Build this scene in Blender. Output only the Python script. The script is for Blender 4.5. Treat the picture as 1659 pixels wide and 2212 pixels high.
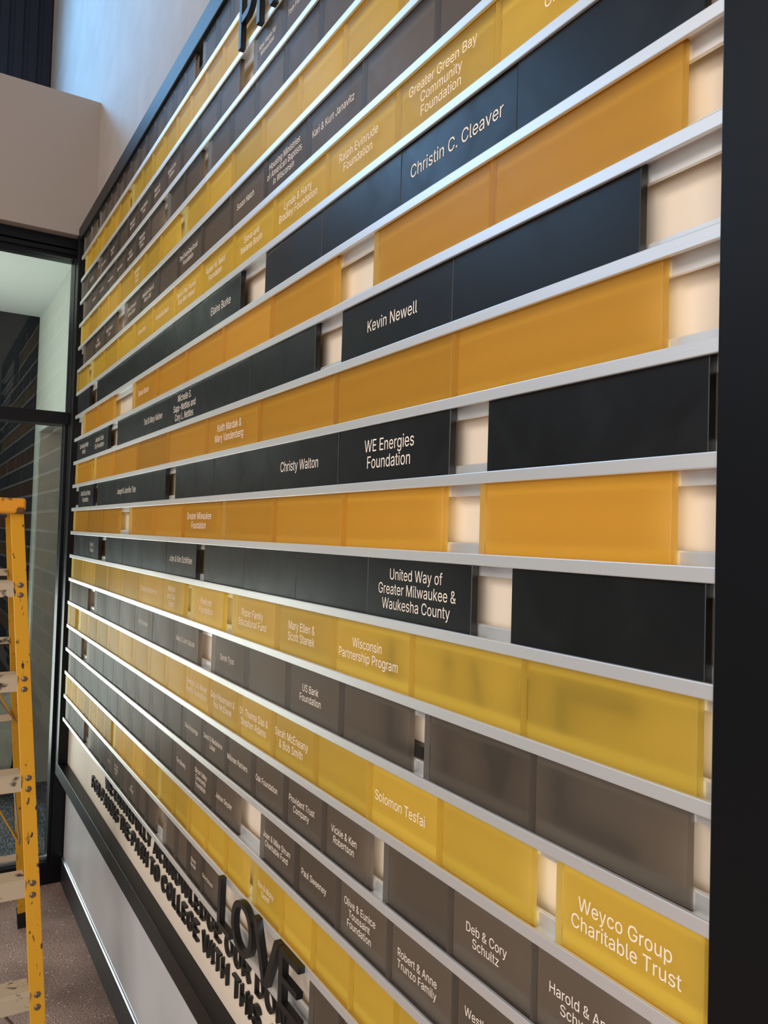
import bpy, bmesh, math, random
from mathutils import Vector, Matrix, geometry

for _o in list(bpy.data.objects):
    bpy.data.objects.remove(_o)
S = bpy.context.scene
COL = S.collection
rnd = random.Random(7)
IN = 0.0254
H = 0.1016                 # height of one row of blocks
Z0 = 2.8946                # top edge of the first row above the floor
FLOOR = 0.0
SIGN_W = 3.2205            # clear width between the posts

# ------------------------------------------------------------------ camera
cam = bpy.data.cameras.new('camera')
cam_ob = bpy.data.objects.new('camera', cam)
COL.objects.link(cam_ob)
R_ = Vector((0.5177, 0.8551, 0.0293)); FW_ = Vector((-0.8555, 0.5169, 0.0305))
R_.normalize(); FW_ = (FW_ - R_ * FW_.dot(R_)).normalized(); U_ = R_.cross(FW_)
m3 = Matrix((R_, U_, -FW_)).transposed()
cam_ob.matrix_world = Matrix.Translation((3.6507, -0.5991, 1.60)) @ m3.to_4x4()
cam.sensor_fit = 'HORIZONTAL'; cam.sensor_width = 36.0
cam.lens = 36.0 * 1686.1 / 1659.0
cam.clip_start = 0.02
S.camera = cam_ob

# ------------------------------------------------------------------ world, lights, exposure
W = bpy.data.worlds.new('world'); S.world = W
W.use_nodes = True
bg = W.node_tree.nodes['Background']
bg.inputs[0].default_value = (0.80, 0.86, 1.0, 1); bg.inputs[1].default_value = 0.14

def area(name, loc, aim, sx, sy, power, color):
    l = bpy.data.lights.new(name, 'AREA'); l.shape = 'RECTANGLE'
    l.size = sx; l.size_y = sy; l.energy = power; l.color = color
    o = bpy.data.objects.new(name, l); COL.objects.link(o)
    d = (Vector(aim) - Vector(loc)).normalized()
    o.matrix_world = Matrix.Translation(loc) @ d.to_track_quat('-Z', 'Y').to_matrix().to_4x4()
    return o
# daylight through the high windows over the entrance
area('window_daylight', (-2.3, -2.9, 5.05), (1.0, -2.9, 4.8), 4.8, 2.3, 185, (0.30, 0.60, 1.0))
# beam of sky light falling through one high window onto the wall over the sign
_sl = bpy.data.lights.new('sky_beam', 'SPOT'); _sl.energy = 850; _sl.color = (0.17, 0.52, 1.0)
_sl.spot_size = math.radians(56); _sl.spot_blend = 1.0; _sl.shadow_soft_size = 0.22
_so = bpy.data.objects.new('sky_beam', _sl); COL.objects.link(_so)
_so.matrix_world = Matrix.Translation((-1.8, -2.8, 4.75)) @ (Vector((-0.1, 0.07, 4.3)) - Vector((-1.8, -2.8, 4.75))).to_track_quat('-Z', 'Y').to_matrix().to_4x4()
# lobby ceiling lamps in front of the sign
area('ceiling_lamps', (2.9, -4.8, 4.4), (1.0, 0.0, 0.9), 3.2, 1.5, 120, (1.0, 0.91, 0.82))
# unseen fill light added on the right, behind the camera
area('lobby_fill', (5.4, -3.4, 2.0), (1.6, 0.0, 1.0), 3.0, 2.8, 150, (1.0, 0.95, 0.90))
# unseen upward light added to brighten the ceiling behind the storefront
area('room_fill', (-0.9, -1.3, 2.1), (-0.9, -0.9, 2.95), 0.6, 0.6, 14, (0.98, 1.0, 0.95))

S.view_settings.view_transform = 'Standard'
S.view_settings.look = 'None'
S.view_settings.gamma = 1.0
S.view_settings.use_curve_mapping = False
S.view_settings.exposure = 0.0

# ------------------------------------------------------------------ materials
def lin(c):
    return tuple((x / 12.92 if x <= 0.04045 else ((x + 0.055) / 1.055) ** 2.4) for x in [v / 255.0 for v in c])

def mat(name, rgb, rough=0.5, metal=0.0, spec=0.5):
    m = bpy.data.materials.new(name); m.use_nodes = True
    b = m.node_tree.nodes['Principled BSDF']
    b.inputs['Base Color'].default_value = (*lin(rgb), 1)
    b.inputs['Roughness'].default_value = rough
    b.inputs['Metallic'].default_value = metal
    b.inputs['Specular IOR Level'].default_value = spec
    return m

def nodes(m): return m.node_tree.nodes, m.node_tree.links, m.node_tree.nodes['Principled BSDF']

def noise_color(m, rgb_a, rgb_b, scale, lo=0.35, hi=0.65, detail=4, stretch=(1, 1, 1)):
    N, L, b = nodes(m)
    tc = N.new('ShaderNodeTexCoord'); mp = N.new('ShaderNodeMapping'); mp.inputs['Scale'].default_value = stretch
    nz = N.new('ShaderNodeTexNoise'); nz.inputs['Scale'].default_value = scale; nz.inputs['Detail'].default_value = detail
    cr = N.new('ShaderNodeValToRGB')
    cr.color_ramp.elements[0].position = lo; cr.color_ramp.elements[1].position = hi
    cr.color_ramp.elements[0].color = (*lin(rgb_a), 1); cr.color_ramp.elements[1].color = (*lin(rgb_b), 1)
    L.new(tc.outputs['Object'], mp.inputs[0]); L.new(mp.outputs[0], nz.inputs['Vector'])
    L.new(nz.outputs[0], cr.inputs[0]); L.new(cr.outputs[0], b.inputs['Base Color'])
    return nz, cr, mp

def bump(m, scale, strength, stretch=(1, 1, 1), dist=0.002):
    N, L, b = nodes(m)
    tc = N.new('ShaderNodeTexCoord'); mp = N.new('ShaderNodeMapping'); mp.inputs['Scale'].default_value = stretch
    nz = N.new('ShaderNodeTexNoise'); nz.inputs['Scale'].default_value = scale; nz.inputs['Detail'].default_value = 3
    bp = N.new('ShaderNodeBump'); bp.inputs['Strength'].default_value = strength; bp.inputs['Distance'].default_value = dist
    L.new(tc.outputs['Object'], mp.inputs[0]); L.new(mp.outputs[0], nz.inputs['Vector'])
    L.new(nz.outputs[0], bp.inputs['Height']); L.new(bp.outputs[0], b.inputs['Normal'])

def acrylic(name, rgb, tint, see, spec=0.5):
    """frosted acrylic block: satin tinted front; 'see' is how much of the light enters the block"""
    m = mat(name, rgb, 0.36, 0.0, spec)
    N, L, b = nodes(m)
    # each block was cut from its own sheet: slightly lighter or darker
    oi = N.new('ShaderNodeObjectInfo'); vr = N.new('ShaderNodeMapRange')
    vr.inputs[3].default_value = 0.90; vr.inputs[4].default_value = 1.10
    def vary(rgbl):
        hv = N.new('ShaderNodeHueSaturation'); hv.inputs['Color'].default_value = (*rgbl, 1)
        L.new(vr.outputs[0], hv.inputs['Value']); return hv.outputs[0]
    L.new(oi.outputs['Random'], vr.inputs[0]); L.new(vary(lin(rgb)), b.inputs['Base Color'])
    # faint smears and buffing marks
    tc = N.new('ShaderNodeTexCoord'); nz = N.new('ShaderNodeTexNoise')
    nz.inputs['Scale'].default_value = 9.0; nz.inputs['Detail'].default_value = 5; nz.inputs['Distortion'].default_value = 1.5
    mr = N.new('ShaderNodeMapRange'); mr.inputs[1].default_value = 0.3; mr.inputs[2].default_value = 0.7
    mr.inputs[3].default_value = 0.31; mr.inputs[4].default_value = 0.43
    L.new(tc.outputs['Object'], nz.inputs['Vector']); L.new(nz.outputs[0], mr.inputs[0]); L.new(mr.outputs[0], b.inputs['Roughness'])
    if see > 0:
        t = N.new('ShaderNodeBsdfTransparent'); L.new(vary(tint), t.inputs[0])
        mx = N.new('ShaderNodeMixShader'); mx.inputs[0].default_value = see
        L.new(b.outputs[0], mx.inputs[1]); L.new(t.outputs[0], mx.inputs[2])
        L.new(mx.outputs[0], N['Material Output'].inputs['Surface'])
    return m

def frosted(name, share):
    """the frosted rear face of a block: scatters light back and lets the rest through"""
    m = mat(name, (245, 245, 245), 0.9, 0.0, 0.0)
    N, L, b = nodes(m)
    b.inputs['Base Color'].default_value = (0.95, 0.95, 0.95, 1)
    t = N.new('ShaderNodeBsdfTranslucent'); t.inputs[0].default_value = (0.97, 0.97, 0.97, 1)
    mx = N.new('ShaderNodeMixShader'); mx.inputs[0].default_value = share
    L.new(b.outputs[0], mx.inputs[1]); L.new(t.outputs[0], mx.inputs[2])
    L.new(mx.outputs[0], N['Material Output'].inputs['Surface'])
    return m

M = {}
M['gold'] = acrylic('gold_acrylic', (202, 166, 72), (0.99, 0.82, 0.29), 0.74)
M['amber'] = acrylic('amber_acrylic', (198, 146, 58), (0.96, 0.69, 0.22), 0.70)
M['grey'] = acrylic('grey_acrylic', (92, 84, 76), (0.47, 0.425, 0.38), 0.74)
M['black'] = acrylic('black_acrylic', (18, 18, 18), (0, 0, 0), 0.0, 0.36)
M['frost'] = frosted('frosted_rear', 0.76)
M['engrave'] = mat('engraved_white', (238, 224, 208), 0.8)
M['alu'] = mat('brushed_aluminium', (236, 235, 233), 0.42, 0.7)
bump(M['alu'], 60, 0.04, (0.6, 12, 12))
M['frame'] = mat('black_powder_coat', (8, 9, 12), 0.40, 0.0, 0.28)
bump(M['frame'], 900, 0.08, dist=0.0005)
M['board'] = mat('warm_white_board', (228, 212, 193), 0.55)
M['letter'] = mat('matt_black_letter', (17, 16, 16), 0.42)
M['panel'] = mat('grey_laminate_panel', (192, 190, 192), 0.42)
noise_color(M['panel'], (186, 184, 186), (199, 197, 199), 2.5)
M['base'] = mat('dark_rubber_base', (42, 43, 48), 0.4)
M['chrome'] = mat('bright_metal_strip', (190, 196, 205), 0.34, 1.0)
M['wall'] = mat('painted_plaster', (168, 156, 147), 0.75)
noise_color(M['wall'], (164, 152, 143), (172, 160, 151), 6)
bump(M['wall'], 140, 0.35, dist=0.002)
M['beige'] = mat('taupe_wall_paint', (158, 145, 136), 0.8)
bump(M['beige'], 160, 0.2, dist=0.002)
M['navy'] = mat('dark_navy_metal', (26, 30, 46), 0.5)
M['store'] = mat('black_window_frame', (7, 8, 14), 0.38, 0.0, 0.3)
M['inwall'] = mat('light_room_wall', (205, 208, 200), 0.8)
M['ceil'] = mat('white_ceiling', (226, 230, 224), 0.85)
M['door'] = mat('dark_grey_door', (33, 34, 34), 0.5, 0.0, 0.3)
M['dark'] = mat('dark_room_glazing', (15, 16, 26), 0.4, 0.0, 0.3)
M['paper'] = mat('crumpled_paper', (176, 168, 154), 0.8)
M['ladder'] = mat('yellow_fibreglass', (212, 152, 22), 0.45)
M['cap'] = mat('orange_yellow_plastic', (226, 150, 28), 0.45)
M['step'] = mat('worn_aluminium_step', (206, 190, 168), 0.5, 0.15)
M['rivet'] = mat('dull_steel_rivet', (128, 112, 100), 0.4, 0.7)
M['rubber'] = mat('black_rubber', (14, 14, 14), 0.6)
M['brace'] = mat('bare_steel_brace', (120, 100, 80), 0.5, 0.4)

def scuffs(m, base, dirt, scale, lo, hi, stretch=(1, 1, 1)):
    noise_color(m, dirt, base, scale, lo, hi, 6, stretch)
scuffs(M['ladder'], (212, 152, 22), (44, 34, 20), 42, 0.325, 0.375, (1.6, 1.6, 0.6))
scuffs(M['cap'], (226, 150, 28), (96, 66, 34), 26, 0.35, 0.42)
scuffs(M['step'], (194, 176, 150), (56, 46, 36), 26, 0.33, 0.41, (1.4, 0.8, 1.4))

# stone-chip concrete floor
M['floor'] = mat('speckled_concrete', (120, 104, 96), 0.5)
def floor_nodes():
    m = M['floor']; N, L, b = nodes(m)
    tc = N.new('ShaderNodeTexCoord')
    n1 = N.new('ShaderNodeTexNoise'); n1.inputs['Scale'].default_value = 3.0; n1.inputs['Detail'].default_value = 5
    c1 = N.new('ShaderNodeValToRGB'); c1.color_ramp.elements[0].color = (*lin((142, 116, 106)), 1); c1.color_ramp.elements[1].color = (*lin((186, 160, 150)), 1)
    c1.color_ramp.elements[0].position = 0.35; c1.color_ramp.elements[1].position = 0.65
    n2 = N.new('ShaderNodeTexNoise'); n2.inputs['Scale'].default_value = 190; n2.inputs['Detail'].default_value = 2
    c2 = N.new('ShaderNodeValToRGB'); c2.color_ramp.elements[0].color = (0.38, 0.38, 0.38, 1); c2.color_ramp.elements[1].color = (1.25, 1.2, 1.15, 1)
    c2.color_ramp.elements[0].position = 0.35; c2.color_ramp.elements[1].position = 0.62
    mx = N.new('ShaderNodeMix'); mx.data_type = 'RGBA'; mx.blend_type = 'MULTIPLY'; mx.inputs[0].default_value = 1.0
    vo = N.new('ShaderNodeTexVoronoi'); vo.inputs['Scale'].default_value = 75
    c3 = N.new('ShaderNodeValToRGB'); c3.color_ramp.elements[0].position = 0.20; c3.color_ramp.elements[1].position = 0.27
    c3.color_ramp.elements[0].color = (1, 1, 1, 1); c3.color_ramp.elements[1].color = (0, 0, 0, 1)
    gt = N.new('ShaderNodeMath'); gt.operation = 'GREATER_THAN'; gt.inputs[1].default_value = 0.72
    sp = N.new('ShaderNodeSeparateColor')
    ml = N.new('ShaderNodeMath'); ml.operation = 'MULTIPLY'
    m2 = N.new('ShaderNodeMix'); m2.data_type = 'RGBA'
    for x in (n1, n2, vo): L.new(tc.outputs['Object'], x.inputs['Vector'])
    L.new(n1.outputs[0], c1.inputs[0]); L.new(n2.outputs[0], c2.inputs[0])
    ia = [i for i in mx.inputs if i.type == 'RGBA']; oa = [o for o in mx.outputs if o.type == 'RGBA'][0]
    L.new(c1.outputs[0], ia[0]); L.new(c2.outputs[0], ia[1])
    L.new(vo.outputs['Distance'], c3.inputs[0]); L.new(vo.outputs['Color'], sp.inputs[0]); L.new(sp.outputs[0], gt.inputs[0])
    L.new(c3.outputs[0], ml.inputs[0]); L.new(gt.outputs[0], ml.inputs[1])
    ib = [i for i in m2.inputs if i.type == 'RGBA']; ob = [o for o in m2.outputs if o.type == 'RGBA'][0]
    L.new(oa, ib[0]); ib[1].default_value = (*lin((222, 206, 184)), 1); L.new(ml.outputs[0], m2.inputs[0])
    L.new(ob, b.inputs['Base Color'])
floor_nodes()
M['carpet'] = mat('blue_grey_loop_carpet', (54, 60, 72), 0.95)
noise_color(M['carpet'], (20, 23, 28), (104, 108, 116), 80, 0.40, 0.64, 3, (0.5, 2.2, 1))

M['glass'] = bpy.data.materials.new('clear_glass'); M['glass'].use_nodes = True
def glass_nodes():
    m = M['glass']; N = m.node_tree.nodes; L = m.node_tree.links
    N.remove(N['Principled BSDF'])
    tr = N.new('ShaderNodeBsdfTransparent'); tr.inputs[0].default_value = (0.86, 0.9, 0.88, 1)
    gl = N.new('ShaderNodeBsdfGlossy'); gl.inputs['Roughness'].default_value = 0.0
    fr = N.new('ShaderNodeFresnel'); fr.inputs['IOR'].default_value = 1.52
    ml = N.new('ShaderNodeMath'); ml.operation = 'MULTIPLY'; ml.inputs[1].default_value = 0.55; ml.use_clamp = True
    mx = N.new('ShaderNodeMixShader')
    L.new(fr.outputs[0], ml.inputs[0]); L.new(ml.outputs[0], mx.inputs[0])
    L.new(tr.outputs[0], mx.inputs[1]); L.new(gl.outputs[0], mx.inputs[2])
    L.new(mx.outputs[0], N['Material Output'].inputs['Surface'])
glass_nodes()

# ------------------------------------------------------------------ mesh helpers
def box_bm(bm, x0, x1, y0, y1, z0, z1):
    v = [bm.verts.new(p) for p in ((x0, y0, z0), (x1, y0, z0), (x1, y1, z0), (x0, y1, z0), (x0, y0, z1), (x1, y0, z1), (x1, y1, z1), (x0, y1, z1))]
    for f in ((0, 3, 2, 1), (4, 5, 6, 7), (0, 1, 5, 4), (1, 2, 6, 5), (2, 3, 7, 6), (3, 0, 4, 7)):
        bm.faces.new([v[i] for i in f])

def bevel(bm, w, seg=2):
    bmesh.ops.bevel(bm, geom=list(bm.edges), offset=w, segments=seg, profile=0.5, affect='EDGES', clamp_overlap=True)

def mesh_from(bm, name, m, smooth=False):
    bmesh.ops.recalc_face_normals(bm, faces=list(bm.faces))
    me = bpy.data.meshes.new(name); bm.to_mesh(me); bm.free()
    me.materials.append(m)
    if smooth:
        for p in me.polygons: p.use_smooth = True
    return me

def link(name, me, parent=None, loc=None):
    o = bpy.data.objects.new(name, me); COL.objects.link(o)
    if parent is not None: o.parent = parent
    if loc is not None: o.location = loc
    return o

def box(name, x0, x1, y0, y1, z0, z1, m, parent=None, bev=0.0):
    bm = bmesh.new(); box_bm(bm, x0, x1, y0, y1, z0, z1)
    if bev: bevel(bm, bev)
    return link(name, mesh_from(bm, name, m), parent)

def prism(name, profile, axis_fn, m, parent=None, bev=0.0):
    """profile: list of 2D points, axis_fn(t, a, b) -> 3D for t in 0,1"""
    bm = bmesh.new()
    r0 = [bm.verts.new(axis_fn(0, a, b)) for a, b in profile]
    r1 = [bm.verts.new(axis_fn(1, a, b)) for a, b in profile]
    n = len(profile)
    bm.faces.new(r0[::-1]); bm.faces.new(r1)
    for i in range(n):
        bm.faces.new((r0[i], r0[(i + 1) % n], r1[(i + 1) % n], r1[i]))
    if bev: bevel(bm, bev)
    return link(name, mesh_from(bm, name, m), parent)

def empty(name, loc=(0, 0, 0)):
    o = bpy.data.objects.new(name, None); COL.objects.link(o); o.location = loc
    o.empty_display_size = 0.05
    return o

def tag(o, label, cat, group=None, kind=None):
    o['label'] = label; o['category'] = cat
    if group: o['group'] = group
    if kind: o['kind'] = kind
    return o

def struct(o, label=None, cat='wall'):
    o['kind'] = 'structure'
    if label: o['label'] = label
    o['category'] = cat
    return o

ORD = ['zeroth', 'first', 'second', 'third', 'fourth', 'fifth', 'sixth', 'seventh', 'eighth', 'ninth', 'tenth', 'eleventh', 'twelfth',
       'thirteenth', 'fourteenth', 'fifteenth', 'sixteenth', 'seventeenth', 'eighteenth', 'nineteenth', 'twentieth', 'twenty-first',
       'twenty-second', 'twenty-third', 'twenty-fourth', 'twenty-fifth']
NUM = ['zero', 'one', 'two', 'three', 'four']

# ------------------------------------------------------------------ room shell
WALL_Y = 0.0675
struct(box('floor', -2.2, 8.0, -7.0, 0.30, -0.08, FLOOR, M['floor']), 'speckled brown concrete floor of the lobby', 'floor')
# big wall behind the sign; an alcove is left open in its part behind the storefront
def back_wall():
    bm = bmesh.new()
    box_bm(bm, -0.67, 7.0, WALL_Y, 0.25, 0, 7.2)
    box_bm(bm, -2.1, -1.63, WALL_Y, 0.25, 0, 7.2)
    box_bm(bm, -1.63, -0.67, WALL_Y, 0.25, 2.183, 7.2)
    return mesh_from(bm, 'wall_back', M['wall'])
struct(link('wall_back', back_wall()), 'tall pale plaster wall behind the donor sign', 'wall')
# bulkhead over the storefront, with a deep ledge on top
BX = -0.075
def bulkhead():
    bm = bmesh.new()
    box_bm(bm, -0.245, BX, -4.2, WALL_Y, 2.919, 3.552)
    box_bm(bm, -1.86, -0.245, -4.2, WALL_Y, 2.966, 3.552)
    return mesh_from(bm, 'wall_left', M['beige'])
struct(link('wall_left', bulkhead()), 'taupe bulkhead wall above the storefront', 'wall')
# dark ribbed upper wall standing back on the ledge
def ribbed():
    bm = bmesh.new()
    box_bm(bm, -1.96, -1.87, -0.85, WALL_Y, 3.552, 7.0)
    y = -0.84
    while y < WALL_Y - 0.05:
        box_bm(bm, -1.87, -1.855, y, y + 0.05, 3.552, 7.0); y += 0.085
    return mesh_from(bm, 'wall_far', M['navy'])
struct(link('wall_far', ribbed()), 'dark navy ribbed wall set back on the ledge', 'wall')
# lobby side far behind the camera stays open to the daylight

# ------------------------------------------------------------------ storefront (window_1) and the room behind it
SX = -0.13
sf = empty('window_1', (SX, -0.6, 0)); struct(sf, 'black framed glass storefront beside the sign', 'window')
def sfbox(name, x0, x1, y0, y1, z0, z1, m, bev=0.0015):
    return box(name, x0 - SX, x1 - SX, y0 + 0.6, y1 + 0.6, z0, z1, m, sf, bev)
sfbox('header', SX - 0.11, SX, -4.2, WALL_Y, 2.872, 2.919, M['store'])
sfbox('header_stop', SX - 0.11, SX - 0.02, -4.2, WALL_Y, 2.831, 2.872, M['store'])
sfbox('header_bead', SX - 0.02, SX - 0.004, -4.2, WALL_Y, 2.846, 2.866, M['store'])
sfbox('transom', SX - 0.11, SX, -4.2, WALL_Y, 2.063, 2.119, M['store'])
sfbox('sill', SX - 0.11, SX, -4.2, WALL_Y, 0, 0.099, M['store'])
sfbox('jamb', SX - 0.11, SX, -0.006, WALL_Y, 0.099, 2.831, M['store'])
sfbox('door_stile', SX - 0.09, SX - 0.015, -0.020, -0.006, 0.099, 2.063, M['store'])
sfbox('glass_pane', SX - 0.06, SX - 0.052, -4.2, -0.006, 2.119, 2.831, M['glass'], 0)
sfbox('glass_pane', SX - 0.06, SX - 0.052, -4.2, -0.020, 0.099, 2.063, M['glass'], 0)
sfbox('glazing_bead', SX - 0.05, SX - 0.03, -4.2, -0.020, 0.099, 0.115, M['chrome'])

struct(box('ceiling', -1.80, -0.246, -4.2, WALL_Y - 0.001, 2.946, 2.965, M['ceil']), 'white ceiling of the room behind the glass', 'ceiling')
def alcove():
    bm = bmesh.new()
    box_bm(bm, -1.63, -0.67, 0.24, 0.25, 0, 2.183)
    return mesh_from(bm, 'door_1', M['door'])
d1 = struct(link('door_1', alcove()), 'dark grey door in the side wall behind the glass', 'door')
box('door_base', -1.62, -0.68, 0.232, 0.239, 0.012, 0.14, M['base'], d1)
struct(box('wall_end', -1.86, -1.80, -4.2, WALL_Y - 0.001, 0, 2.95, M['dark']), 'dark end wall of the room behind the glass', 'wall')
def room_side():
    bm = bmesh.new(); box_bm(bm, -1.799, SX - 0.112, WALL_Y - 0.012, WALL_Y - 0.001, 2.183, 2.945)
    box_bm(bm, -0.67, SX - 0.112, WALL_Y - 0.012, WALL_Y - 0.001, 0.01, 2.183)
    box_bm(bm, -1.799, -1.63, WALL_Y - 0.012, WALL_Y - 0.001, 0.01, 2.183)
    return mesh_from(bm, 'wall_right', M['inwall'])
struct(link('wall_right', room_side()), 'light grey side wall of the room behind the glass', 'wall')
# glowing panel added on the end wall, for the sheen on the lower-left blocks
M['lit'] = bpy.data.materials.new('sheen_emitter'); M['lit'].use_nodes = True
_n = M['lit'].node_tree.nodes; _n.remove(_n['Principled BSDF'])
_e = _n.new('ShaderNodeEmission'); _e.inputs[0].default_value = (0.95, 1.0, 0.98, 1); _e.inputs[1].default_value = 8.5
M['lit'].node_tree.links.new(_e.outputs[0], _n['Material Output'].inputs['Surface'])
glow = struct(box('sheen_panel', -1.80, -1.785, -1.95, -0.34, 0.12, 1.22, M['store']), 'added glowing panel on the end wall behind the glass', 'window')
box('sheen_pane', -1.785, -1.783, -1.90, -0.39, 0.17, 1.17, M['lit'], glow)
cp = box('carpet', -1.799, SX - 0.115, -4.2, 0.23, 0.0, 0.008, M['carpet'])
tag(cp, 'blue grey loop carpet behind the storefront glass', 'carpet')

# ------------------------------------------------------------------ donor sign: frame, boards, rails
FY = -0.004                 # front plane of the black frame
sign = empty('donor_sign', (SIGN_W / 2, 0.03, 0.0))
tag(sign, 'tall black framed donor sign with silver rails across its white board', 'sign')
def sbox(name, x0, x1, y0, y1, z0, z1, m, bev=0.0015):
    return box(name, x0 - SIGN_W / 2, x1 - SIGN_W / 2, y0 - 0.03, y1 - 0.03, z0, z1, m, sign, bev)
ZT = Z0 + 0.055; ZTB = Z0 - 0.0064
ZL = Z0 - 2.3446; ZLB = ZL - 0.058
YB = WALL_Y - 0.001
sbox('left_post', -0.118, -0.055, FY, YB, ZL, ZT, M['frame'])
sbox('right_post', SIGN_W, SIGN_W + 0.062, FY, YB, ZL, ZT, M['frame'])
sbox('top_beam', -0.055, SIGN_W, FY, YB, ZTB, ZT, M['frame'])
sbox('bottom_ledge', -0.118, SIGN_W + 0.062, FY, YB, ZLB, ZL, M['frame'])
sbox('backing_board', -0.055, SIGN_W, 0.0367, YB, ZL, ZTB, M['board'], 0)
NR = 21
def rail_mesh():
    # cross section (y, z): front lip, web, rear flange
    pts = [(0.0, -0.0073), (0.0, 0.0073), (0.004, 0.0073), (0.004, 0.0014), (0.0175, 0.0014), (0.0175, 0.0186), (0.0195, 0.0186), (0.0195, 0.0205), (0.0225, 0.0205),
           (0.0225, -0.0205), (0.0175, -0.0205), (0.0175, -0.0014), (0.004, -0.0014), (0.004, -0.0073)]
    bm = bmesh.new()
    a = [bm.verts.new((0.0, y - 0.03, z)) for y, z in pts]; b = [bm.verts.new((SIGN_W, y - 0.03, z)) for y, z in pts]
    n = len(pts)
    for i in range(n): bm.faces.new((a[i], a[(i + 1) % n], b[(i + 1) % n], b[i]))
    bm.faces.new(a[::-1]); bm.faces.new(b)
    es = [e for e in bm.edges if abs(e.verts[0].co.y + 0.03) < 1e-6 and abs(e.verts[1].co.y + 0.03) < 1e-6 and abs(e.verts[0].co.z - e.verts[1].co.z) < 1e-6]
    bmesh.ops.bevel(bm, geom=es, offset=0.0012, segments=2, profile=0.5, affect='EDGES')
    return mesh_from(bm, 'rail', M['alu'])
RM = rail_mesh()
for i in range(1, NR + 1):
    link('rail', RM, sign, (-SIGN_W / 2, 0, Z0 - i * H))

# wall below the sign
pn = box('lower_panel', -0.118, 4.6, 0.046, YB, 0.115, ZLB - 0.001, M['panel'])
tag(pn, 'smooth grey laminate panel below the black ledge of the sign', 'panel')
def base_profile():
    z1 = 0.121
    return [(0.038, 0.0), (0.038, 0.108), (0.042, z1 - 0.004), (0.046, z1 - 0.004), (0.046, 0.0)]
bb = prism('baseboard_back', base_profile(), lambda t, y, z: (-0.118 + t * 4.7, y, z), M['base'])
struct(bb, 'dark baseboard along the foot of the grey panel', 'baseboard')
ts = prism('trim_1', [(0.0372, 0.1082), (0.0372, 0.1098), (0.0446, 0.1182), (0.0458, 0.1182), (0.0458, 0.1172), (0.0421, 0.1172), (0.0379, 0.1082)], lambda t, y, z: (-0.118 + t * 4.7, y, z), M['chrome'])
struct(ts, 'thin bright metal strip on top of the dark baseboard', 'trim')

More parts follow.
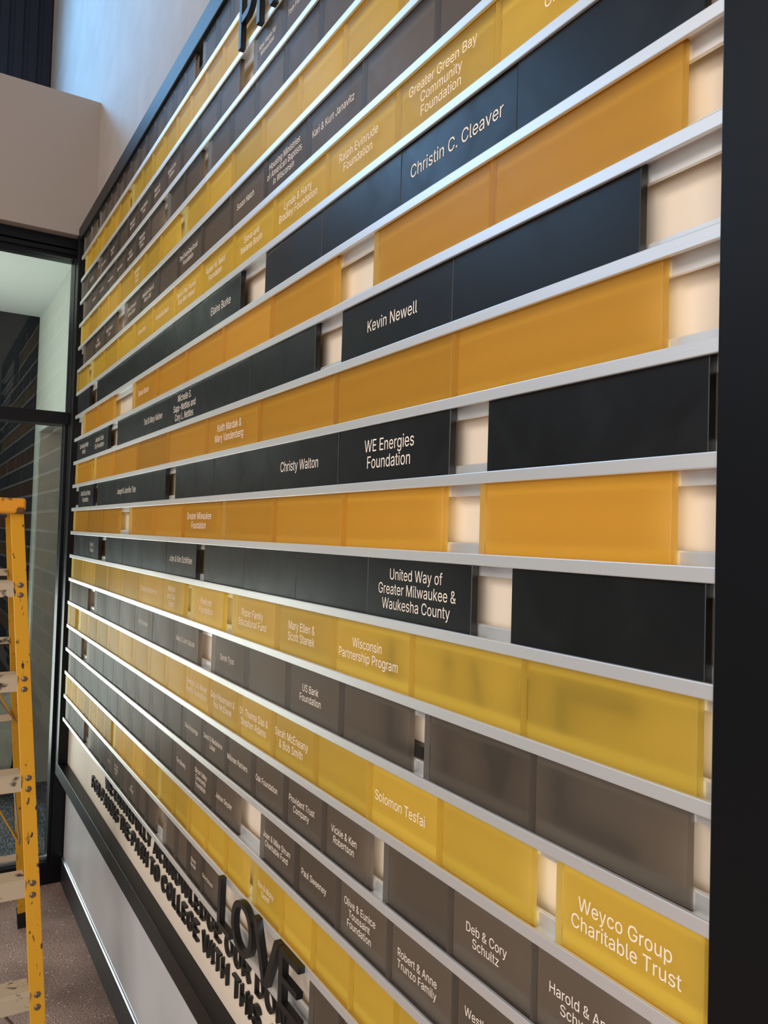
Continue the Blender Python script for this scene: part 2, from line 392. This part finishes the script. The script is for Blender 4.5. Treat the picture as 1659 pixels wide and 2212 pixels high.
# ------------------------------------------------------------------ text
import os
FONT = None
try:      # the sans serif face that ships inside Blender; the built-in face is the fallback
    FONT = bpy.data.fonts.load(os.path.join(bpy.utils.system_resource('DATAFILES'), 'fonts', 'Inter.woff2'))
except Exception:
    FONT = None
def text_mesh(s, size, m, align='CENTER', extrude=0.0, name='engraved_name', spacing=0.93, res=2, bold=0.0):
    """outlines of the text, filled contour by contour so that overlapping strokes stay solid"""
    cu = bpy.data.curves.new('t', 'FONT')
    if FONT: cu.font = FONT
    cu.body = s; cu.size = size; cu.align_x = align; cu.align_y = 'CENTER'; cu.space_line = spacing
    cu.resolution_u = res; cu.fill_mode = 'NONE'; cu.offset = bold
    o = bpy.data.objects.new('t', cu); COL.objects.link(o)
    em = bpy.data.meshes.new_from_object(o.evaluated_get(bpy.context.evaluated_depsgraph_get()))
    bpy.data.objects.remove(o); bpy.data.curves.remove(cu)
    P = [v.co.to_2d() for v in em.vertices]
    nb = {}
    for e in em.edges:
        a, b = e.vertices; nb.setdefault(a, []).append(b); nb.setdefault(b, []).append(a)
    bpy.data.meshes.remove(em)
    loops = []; seen = set()
    for st in nb:
        if st in seen: continue
        lp = [st]; seen.add(st); cur = st
        while True:
            nx = [k for k in nb[cur] if k not in seen]
            if not nx: break
            cur = min(nx) if len(lp) == 1 else nx[0]
            lp.append(cur); seen.add(cur)
        pts = []
        for k in lp:
            if not pts or (P[k] - pts[-1]).length > 1e-5 * size: pts.append(P[k])
        if len(pts) > 2: loops.append(pts)
    def sarea(p): return 0.5 * sum(p[k - 1].x * p[k].y - p[k].x * p[k - 1].y for k in range(len(p)))
    def inside(q, p):
        c = False
        for k in range(len(p)):
            a, b = p[k - 1], p[k]
            if (a.y > q.y) != (b.y > q.y) and q.x < (b.x - a.x) * (q.y - a.y) / (b.y - a.y) + a.x: c = not c
        return c
    ar = [abs(sarea(p)) for p in loops]
    bb = [(min(q.x for q in p), max(q.x for q in p), min(q.y for q in p), max(q.y for q in p)) for p in loops]
    def within(a, b):
        A, B = bb[a], bb[b]
        if ar[a] >= ar[b] or A[0] < B[0] or A[1] > B[1] or A[2] < B[2] or A[3] > B[3]: return False
        L_ = loops[a]
        return all(inside(L_[k - 1].lerp(L_[k], t), loops[b]) for k in range(len(L_)) for t in (0.0, 0.25, 0.5, 0.75))
    cont = [[b for b in range(len(loops)) if b != a and within(a, b)] for a in range(len(loops))]
    outer = {a: (loops[a], []) for a in range(len(loops)) if len(cont[a]) % 2 == 0}
    for a in range(len(loops)):
        if len(cont[a]) % 2: outer[min(cont[a], key=lambda b: ar[b])][1].append(loops[a])
    outer = list(outer.values())
    verts = []; faces = []
    for p, holes in outer:
        rings = [p] + holes
        v2 = []; fc = []
        for r in rings:
            b0 = len(v2); fc += [(b0 + k, b0 + (k + 1) % len(r)) for k in range(len(r))]; v2 += r
        vo, eo, fo, _a, _b, _c = geometry.delaunay_2d_cdt(v2, fc, [], 0, 1e-7 * size)
        def keep(f):
            c = sum((vo[q] for q in f), Vector((0, 0))) / len(f)
            return inside(c, p) and not any(inside(c, r) for r in holes)
        fo = [f for f in fo if keep(f)]
        for zz, flip in ((extrude, False), (-extrude, True)) if extrude else ((0.0, False),):
            b0 = len(verts)
            verts += [(v.x, v.y, zz) for v in vo]
            for f in fo:
                k = [b0 + q for q in f]
                faces.append(k[::-1] if flip else k)
        if extrude:
            for r in rings:
                b0 = len(verts); n = len(r)
                verts += [(v.x, v.y, extrude) for v in r] + [(v.x, v.y, -extrude) for v in r]
                for k in range(n):
                    q = (k + 1) % n
                    faces.append([b0 + k, b0 + q, b0 + n + q, b0 + n + k])
    me = bpy.data.meshes.new(name); me.from_pydata(verts, [], faces); me.update()
    me.materials.append(m)
    if extrude:
        bm = bmesh.new(); bm.from_mesh(me)
        bmesh.ops.remove_doubles(bm, verts=list(bm.verts), dist=1e-6 * size)
        bmesh.ops.recalc_face_normals(bm, faces=list(bm.faces)); bm.to_mesh(me); bm.free()
    return me

def cap_size():
    me = text_mesh('H', 1.0, M['engrave']); ys = [v.co.y for v in me.vertices]
    k = max(ys) - min(ys); bpy.data.meshes.remove(me); return k
CAPH = cap_size()

def stand_up(me, sx=1.0):
    # letters drawn in XY become upright in XZ facing -Y
    me.transform(Matrix(((sx, 0, 0, 0), (0, 0, -1, 0), (0, 1, 0, 0), (0, 0, 0, 1))))
    return me

# ------------------------------------------------------------------ donor blocks
WIDTH = {1: 4, 2: 5, 3: 6, 4: 6, 5: 7, 6: 8, 7: 9, 8: 10, 9: 11, 10: 12, 11: 13, 12: 12, 13: 11, 14: 10, 15: 9, 16: 8, 17: 7, 18: 6, 19: 6, 20: 5, 21: 4}
KIND = {1: 'grey', 2: 'gold', 3: 'grey', 4: 'grey', 5: 'gold', 6: 'grey', 7: 'gold', 8: 'black', 9: 'amber', 10: 'black', 11: 'amber', 12: 'black', 13: 'amber',
        14: 'black', 15: 'gold', 16: 'grey', 17: 'gold', 18: 'grey', 19: 'grey', 20: 'gold', 21: 'grey'}
ROWS = {
1: [(0.37, 1), (6.31, 1), (13.56, 12), (65.42, 3)],
2: [(2.32, 6), (35.74, 8)],
3: [(-0.35, 2), (15.12, 10), (80.2, 2)],
4: [(2.2, 8), (53.97, 2), (68.52, 5)],
5: [(0.8, 8), (61.09, 7)],
6: [(3.98, 3), (34.09, 10)],
7: [(-1.34, 1), (11.68, 12)],
8: [(0.88, 1), (17.23, 6), (84.59, 4)],
9: [(6.48, 2), (40.56, 5), (102.21, 2)],
10: [(2.0, 2), (32.6, 5), (98.3, 2)],
11: [(1.24, 1), (17.03, 8)],
12: [(5.03, 1), (20.48, 3), (61.35, 4), (113.88, 1)],
13: [(1.0, 3), (41.32, 3), (76.32, 3), (113.4, 1)],
14: [(2.55, 2), (28.08, 4), (71.78, 4), (115.93, 1)],
15: [(1.14, 7), (68.13, 1), (79.64, 5)],
16: [(0.24, 2), (21.54, 6), (74.73, 4), (109.16, 2)],
17: [(-0.62, 1), (9.55, 15), (119.21, 1)],
18: [(0.68, 2), (17.22, 14), (105.42, 3)],
19: [(2.0, 13), (87.43, 5)],
20: [(-0.08, 7), (37.21, 4), (59.08, 5), (86.27, 5)],
21: [(1.12, 4), (21.11, 9), (61.48, 4), (96.57, 2)],
}
# engraved lines, keyed by (row, group, index in group)
TX = {
(3,0,1): 'Jean Walsh', (3,1,0): 'Jenny Wall', (3,1,1): 'Terry and\nJo Hill', (3,1,3): 'Maria and\nBob Reed', (3,1,4): 'Karen Nelson\nFund', (3,1,5): 'Marcus &\nJanet Lee', (3,1,6): 'Steve & Joe\nZellmer',
(3,2,0): 'New Hope for\nMilwaukee', (3,2,1): 'Tom Florsheim',
(4,0,1): 'Ann Moore', (4,0,2): 'Joan Lewis', (4,0,3): 'Paul Stevens', (4,0,4): 'Dawn Larson', (4,0,5): 'Ruth &\nDan Mueller', (4,0,6): 'Milwaukee\nJewish Day\nSchool',
(5,0,5): 'The Green\nFamily\nFund',
(6,0,1): 'Cain\nFoundation', (6,0,2): 'Mark Howard\nLaw', (6,1,0): 'Ellen & Howard\nCarver Drum', (6,1,1): 'Jesselyn Davis &\nBarry Doit', (6,1,3): 'The EveryDayGood\nFoundation',
(6,1,5): 'Susan Hatch', (6,1,6): 'Housing Ministries\nof American Baptists\nin Wisconsin', (6,1,7): 'Kari & Kurt Janavitz',
(7,1,3): 'Anna Lane', (7,1,4): 'Annabelle Black', (7,1,5): "Baird's Paul Purcell\n'Kids Win' Award", (7,1,6): 'Robert W. Baird\nFoundation', (7,1,7): 'Steve and\nMelanie Booth',
(7,1,8): 'Lynde & Harry\nBradley Foundation', (7,1,9): 'Ralph Evinrude\nFoundation', (7,1,10): 'Greater Green Bay\nCommunity\nFoundation', (7,1,11): 'Charter\nGroup',
(8,1,5): 'Elaine Burke', (8,2,2): 'Christin C. Cleaver',
(9,1,0): 'Susan Bauer',
(10,0,0): 'Cambridge Major\nFamily', (10,0,1): 'Jackson Cook\nCity Foundation', (10,1,1): 'Ted & Mary Kellner', (10,1,2): 'Michelle S.\nSapp-Nettles and\nCory L. Nettles', (10,2,0): 'Kevin Newell',
(11,1,4): 'Keith Mardak &\nMary Vandenberg',
(12,0,0): 'David Gould West\nFoundation', (12,1,1): 'Joseph & Jennifer Tate', (12,2,2): 'Christy Walton', (12,2,3): 'WE Energies\nFoundation',
(13,1,2): 'Greater Milwaukee\nFoundation',
(14,0,1): 'Frank J.\nPelisek', (14,1,3): 'John & Kim Schlifske', (14,2,3): 'United Way of\nGreater Milwaukee &\nWaukesha County',
(15,0,5): 'Charles & Marie Fox', (15,0,6): 'Mildred\nand Carl\nFund', (15,1,0): 'Puelicher\nFoundation', (15,2,0): 'Roper Family\nEducational Fund', (15,2,1): 'Mary Ellen &\nScott Stanek',
(15,2,2): 'Wisconsin\nPartnership Program',
(16,1,3): 'M E Schreiber', (16,1,5): 'Mary & John Splude', (16,2,0): 'Derek Tyus', (16,2,2): 'US Bank\nFoundation',
(17,1,8): 'George L.N. Meyer\nFamily Foundation', (17,1,9): 'Gaye Rosemann &\nPaul McElwee', (17,1,10): 'Dr. Thelma Sias &\nStephen Adams', (17,1,11): 'Sarah McEneany\n& Bob Smith', (17,1,13): 'Solomon Tesfai',
(17,2,0): 'Weyco Group\nCharitable Trust',
(18,1,8): 'Dale Kooyenga', (18,1,9): 'David & Madeleine\nLubar', (18,1,10): 'Milliman Partners', (18,1,11): 'Oak Foundation', (18,1,12): 'Provident Trust\nCompany', (18,1,13): 'Vickie & Ken\nRobertson',
(18,2,1): 'Deb & Cory\nSchultz', (18,2,2): 'Harold & Anne\nSchwartz',
(19,0,10): 'Tim Sheehy', (19,0,11): 'Silicon Valley\nCommunity\nFoundation', (19,0,12): 'Judson Snyder', (19,1,0): 'Joan & Mike Strum\nCharitable Fund', (19,1,1): 'Paul Sweeney',
(19,1,2): 'Olive & Eunice\nToussaint\nFoundation', (19,1,3): 'Robert & Anne\nTrunzo Family', (19,1,4): 'Westbury Bank\nTrust',
(20,3,0): 'Ron & Micky\nSadoff',
(21,1,3): 'Ann Wells', (21,1,4): 'John and\nJune Hart\nFund', (21,1,6): 'Jim\nMcHugh', (21,2,2): 'Gerard\nRandall', (21,2,3): 'Steve Schuck',
}
CAP = {3: .11, 4: .11, 5: .12, 6: .135, 7: .145, 8: .185, 9: .17, 10: .18, 11: .17, 12: .185, 13: .165, 14: .155, 15: .145, 16: .125, 17: .14, 18: .112, 19: .11, 20: .10, 21: .085}
BY0, BY1 = 0.005, 0.0155
BH = H - 0.0032
def block_mesh(row):
    w = WIDTH[row] * 1.03 * IN - 0.0010
    bm = bmesh.new(); box_bm(bm, 0, w, 0, BY1 - BY0, 0, BH - (0.0066 if row == 1 else 0)); bevel(bm, 0.0007, 1)
    me = mesh_from(bm, 'donor_block', M[KIND[row]])
    if KIND[row] != 'black':
        me.materials.append(M['frost'])
        for p in me.polygons:
            if p.normal.y > 0.99 or p.normal.x < -0.99: p.material_index = 1
    return me
CNAME = {'grey': 'grey', 'gold': 'gold', 'amber': 'amber', 'black': 'black'}
for row in ROWS:
    me = block_mesh(row); w = WIDTH[row] * 1.03 * IN
    idx = 0
    zb = Z0 - row * H + 0.0015
    rowname = ('top row' if row == 1 else 'bottom row' if row == NR else '%s row from top' % ORD[row])
    for g, (s, n) in enumerate(ROWS[row]):
        for i in range(n):
            idx += 1
            o = link('donor_block', me, None, (s * IN + i * w + 0.0003, BY0, zb))
            o.rotation_euler = (math.radians(rnd.uniform(-0.25, 0.25)), 0, math.radians(rnd.uniform(-0.22, 0.22)) * min(1.0, 5.0 / WIDTH[row]))
            t = TX.get((row, g, i))
            c = CNAME[KIND[row]]
            if t:
                nl = t.count('\n') + 1
                lab = '%s block with %s engraved line%s, %s from the left in the %s' % (c, NUM[nl], '' if nl == 1 else 's', ORD[idx], rowname)
            else:
                lab = 'blank %s block, %s from the left in the %s' % (c, ORD[idx], rowname)
            tag(o, lab, 'plaque', 'donor blocks on the sign')
            if t:
                size = CAP[row] * H / CAPH
                tm = text_mesh(t, 1.0, M['engrave'], spacing=0.70); tm.transform(Matrix.Scale(size, 4)); stand_up(tm, 0.93)
                tw = max(v.co.x for v in tm.vertices) - min(v.co.x for v in tm.vertices)
                if tw > w * 0.86: tm.transform(Matrix.Diagonal((w * 0.86 / tw, 1, 1, 1)))
                e = link('engraved_name', tm, o, (w / 2, -0.0004, BH / 2))

# ------------------------------------------------------------------ raised letters
def letter(ch, size_cap, depth, x_left, y_rear, z_base, label, group, width=None, bold=0.0, cat='letter'):
    me = text_mesh(ch, 1.0, M['letter'], 'LEFT', 0.5, 'sign_letter', res=6, bold=0.0 if ch == 'I' else bold)
    xs = [v.co.x for v in me.vertices]; ys = [v.co.y for v in me.vertices]
    sy = size_cap / (max(ys) - min(ys)); sx = (width / (max(xs) - min(xs))) if width else sy
    me.transform(Matrix.Translation((-min(xs), -min(ys), 0)))
    me.transform(Matrix.Diagonal((sx, sy, depth, 1)))
    stand_up(me)                       # depth now along y, centred on 0
    me.transform(Matrix.Translation((0, -depth / 2, 0)))
    o = link('sign_letter', me, None, (x_left, y_rear, z_base))
    tag(o, label, cat, group)
    return o
def zrow(r): return Z0 - r * H
# word along the bottom row, fixed to the faces of two rails
for ch, a, b in (('L', 80.5, 83.4), ('O', 83.75, 88.1), ('V', 88.2, 93.0), ('E', 93.1, 96.3)):
    letter(ch, 1.0 * H, 0.0127, a * IN, 0.0, zrow(20.93), 'large raised black letter %s standing in front of the bottom row' % ch, 'large letters in front of the bottom row', (b - a) * IN, 0.014)
# heading at the top
for ch, a, b in (('P', 78.15, 81.3), ('R', 82.4, 86.0)):
    letter(ch, 1.5 * H, 0.0127, a * IN, 0.0, zrow(2.08), 'tall raised black letter %s at the top edge of the photo' % ch, 'tall heading letters', (b - a) * IN, 0.014)
# a word hidden behind the translucent blocks
for ch, a, b in (('L', 104.6, 108.3), ('I', 110.2, 110.95), ('V', 112.3, 117.2), ('E', 118.4, 123.1)):
    letter(ch, 1.5 * H, 0.0132, a * IN, 0.0362, zrow(15.79), 'tall dark letter %s blurred behind the gold and grey blocks at lower right' % ch, 'letters behind the lower right blocks', (b - a) * IN, 0.014)
# two lines on the white strip
def strip_line(words, x0, x1, z, line):
    full = ' '.join(words)
    gap = 0.16; adv = []
    tot = 0.0
    for ch in full:
        if ch == ' ': adv.append(0.36); tot += 0.36; continue
        wch = {'I': 0.13, 'W': 0.95, 'M': 0.85, 'L': 0.5, 'E': 0.52, 'F': 0.5, 'T': 0.58, 'G': 0.68, 'O': 0.70, 'C': 0.66, 'D': 0.62, 'A': 0.70, 'V': 0.68}.get(ch, 0.6)
        adv.append(wch + gap); tot += wch + gap
    k = (x1 - x0) / tot
    x = x0; wi = 1; li = 0
    for ch, a in zip(full, adv):
        if ch == ' ':
            wi += 1; li = 0
        else:
            li += 1
            letter(ch, 0.44 * H, 0.0085, x * IN, 0.0367, z, 'small raised black letter %s, %s letter of the %s word on the %s strip line' % (ch, ORD[li], ORD[wi], line),
                   'small letters on the white strip', (a - gap) * k * IN, 0.014)
        x += a * k
strip_line('WE GRATEFULLY ACKNOWLEDGE OUR DONORS'.split(), 29.2, 97.4, zrow(21.86), 'upper')
strip_line('FOR PAVING THE PATH TO COLLEGE WITH THIS A'.split(), 20.1, 89.6, zrow(22.50), 'lower')

# ------------------------------------------------------------------ step ladder
lad = empty('step_ladder', (0.8, -0.475, 0)); tag(lad, 'scuffed yellow step ladder standing open beside the storefront', 'ladder')
LO = Vector((0.8, -0.475, 0))
def beam(name, p0, p1, profile, m, parent, wdir, rel=LO, bev=0.0015):
    """extrude a 2D profile from p0 to p1; profile x runs along wdir, profile y along the remaining axis"""
    p0 = Vector(p0); p1 = Vector(p1); d = (p1 - p0).normalized()
    w = Vector(wdir); w = (w - d * w.dot(d)).normalized(); q = d.cross(w)
    def f(t, a, b): return tuple((p0 if t == 0 else p1) + w * a + q * b - rel)
    return prism(name, profile, f, m, parent, bev)
CY = -0.475
FT0 = Vector((1.357, -0.233, 0.0)); FT1 = Vector((0.905, -0.312, 1.645))      # middle of right front rail face
RT0 = Vector((0.232, -0.155, 0.0)); RT1 = Vector((0.800, -0.318, 1.625))
def mir(v): return Vector((v.x, 2 * CY - v.y, v.z))
fd = (FT1 - FT0).normalized()
def chan(w, dp, t, sgn):
    # C section: face of width w, web on the outer side, opening inwards; y of profile goes to the rear
    h = w / 2
    p = [(h, 0), (h, dp), (-h * 0.6, dp), (-h * 0.6, dp - t), (h - t, dp - t), (h - t, t), (-h, t), (-h, 0)]
    return [(a * sgn, b) for a, b in p]
for sgn, f in ((1, lambda v: v), (-1, mir)):
    a, b = f(FT0), f(FT1)
    d = (b - a).normalized(); w = Vector((0, 1, 0)); w = (w - d * w.dot(d)).normalized(); q = d.cross(w)
    s2 = 1 if q.x < 0 else -1
    prof = [(x, y * s2) for x, y in chan(0.040, 0.072, 0.005, sgn)]
    beam('front_rail', a + d * 0.03, b, prof, M['ladder'], lad, (0, 1, 0))
    fb = beam('foot', a, a + d * 0.05, [(x * 1.12, y * s2) for x, y in ((-0.022, -0.003), (0.022, -0.003), (0.022, 0.076), (-0.022, 0.076))], M['rubber'], lad, (0, 1, 0))
    a, b = f(RT0), f(RT1)
    d = (b - a).normalized(); w = Vector((0, 1, 0)); w = (w - d * w.dot(d)).normalized(); q = d.cross(w)
    s2 = 1 if q.x < 0 else -1
    prof = [(x, y * s2) for x, y in chan(0.034, 0.036, 0.004, sgn)]
    beam('rear_rail', a + d * 0.05, b, prof, M['ladder'], lad, (0, 1, 0))
    beam('foot', a, a + d * 0.075, [(x, y * s2) for x, y in ((-0.019, -0.003), (0.019, -0.003), (0.019, 0.038), (-0.019, 0.038))], M['rubber'], lad, (0, 1, 0))
def rivet_mesh():
    bm = bmesh.new(); bmesh.ops.create_uvsphere(bm, u_segments=14, v_segments=8, radius=0.0085)
    for v in bm.verts: v.co.x *= 0.45
    return mesh_from(bm, 'rivet', M['rivet'], True)
RV = rivet_mesh()
steps = []
for k in range(1, 6):
    c = FT0 + (FT1 - FT0) * (0.2792 * k / 1.645)
    yR = c.y - 0.019; yL = 2 * CY - yR
    x0 = c.x
    # tread with front and rear lips, section in (x towards the rear, z)
    prof = [(0.0, -0.020), (0.0, 0.022), (0.006, 0.026)]
    for r in range(7):
        xa = 0.008 + r * 0.011
        prof += [(xa, 0.026), (xa + 0.003, 0.0285), (xa + 0.006, 0.0285), (xa + 0.009, 0.026)]
    prof += [(0.088, 0.026), (0.090, 0.0), (0.087, 0.0), (0.085, 0.022), (0.004, 0.019), (0.004, -0.020)]
    st = prism('step', prof, lambda t, a, b: tuple(Vector((x0 - a, yR if t == 0 else yL, c.z + b)) - LO), M['step'], lad)
    for sy in (1, -1):
        cy = c.y if sy == 1 else 2 * CY - c.y
        for dz in (0.016, -0.014):
            p = Vector((x0 - dz * 0.27 + 0.0015, cy, c.z + dz)) - LO
            link('rivet', RV, st, tuple(p))
    # knee braces under the tread
    if k in (1, 4):
        for sy in (1, -1):
            ya = yR - 0.075 if sy == 1 else yL + 0.075; yb = yR + 0.004 if sy == 1 else yL - 0.004
            beam('knee_brace', (x0 - 0.03, ya, c.z - 0.012), (x0 - 0.012, yb, c.z - 0.115), [(-0.009, -0.002), (0.009, -0.002), (0.009, 0.002), (-0.009, 0.002)], M['brace'], st, (1, 0, 0))
# bars across the rear rails and a spreader
for k, zz in enumerate((0.33, 0.62, 0.91, 1.20, 1.44)):
    f = zz / 1.625; c = RT0 + (RT1 - RT0) * f
    beam('rear_bar', (c.x + 0.004, c.y - 0.016, c.z), (c.x + 0.004, 2 * CY - c.y + 0.016, c.z), [(-0.012, -0.003), (0.012, -0.003), (0.012, 0.003), (-0.012, 0.003)], M['step'], lad, (0, 0, 1))
for f_ in (lambda v: v, mir):
    a = f_(FT0 + (FT1 - FT0) * 0.40 + Vector((-0.08, -0.022, 0))); b = f_(RT0 + (RT1 - RT0) * 0.42 + Vector((0.0, -0.02, 0)))
    beam('spreader', a, b, [(-0.008, -0.002), (0.008, -0.002), (0.008, 0.002), (-0.008, 0.002)], M['brace'], lad, (0, 0, 1))
for zz in (0.55, 1.05):
    f = zz / 1.625; c = RT0 + (RT1 - RT0) * f; c2 = RT0 + (RT1 - RT0) * (f - 0.09)
    beam('diagonal_strut', (c.x + 0.008, c.y - 0.13, c.z + 0.11), (c2.x + 0.008, c2.y - 0.012, c2.z), [(-0.009, -0.003), (0.009, -0.003), (0.009, 0.003), (-0.009, 0.003)], M['ladder'], lad, (1, 0, 0))
cap = box('top_cap', 0.775 - LO.x, 0.925 - LO.x, (2 * CY + 0.288) - LO.y, -0.288 - LO.y, 1.636, 1.686, M['cap'], lad, 0.008)

# ------------------------------------------------------------------ wrapped bundle behind the glass
def bundle():
    bm = bmesh.new()
    bmesh.ops.create_cube(bm, size=1.0)
    bmesh.ops.subdivide_edges(bm, edges=list(bm.edges), cuts=14, use_grid_fill=True)
    for v in bm.verts: v.co = Vector((v.co.x * 0.27, v.co.y * 0.27, v.co.z * 0.62))
    from mathutils import noise
    for v in bm.verts:
        n = noise.noise_vector(v.co * 9.0); n2 = noise.noise_vector(v.co * 21.0)
        v.co += n * 0.022 + n2 * 0.009
    zmin = min(v.co.z for v in bm.verts)
    for v in bm.verts: v.co.z -= zmin
    return mesh_from(bm, 'wrapped_bundle', M['paper'])
wb = link('wrapped_bundle', bundle(), None, (-1.58, -0.175, 0.008))
tag(wb, 'crumpled paper wrapped bundle on the carpet behind the ladder', 'bundle')
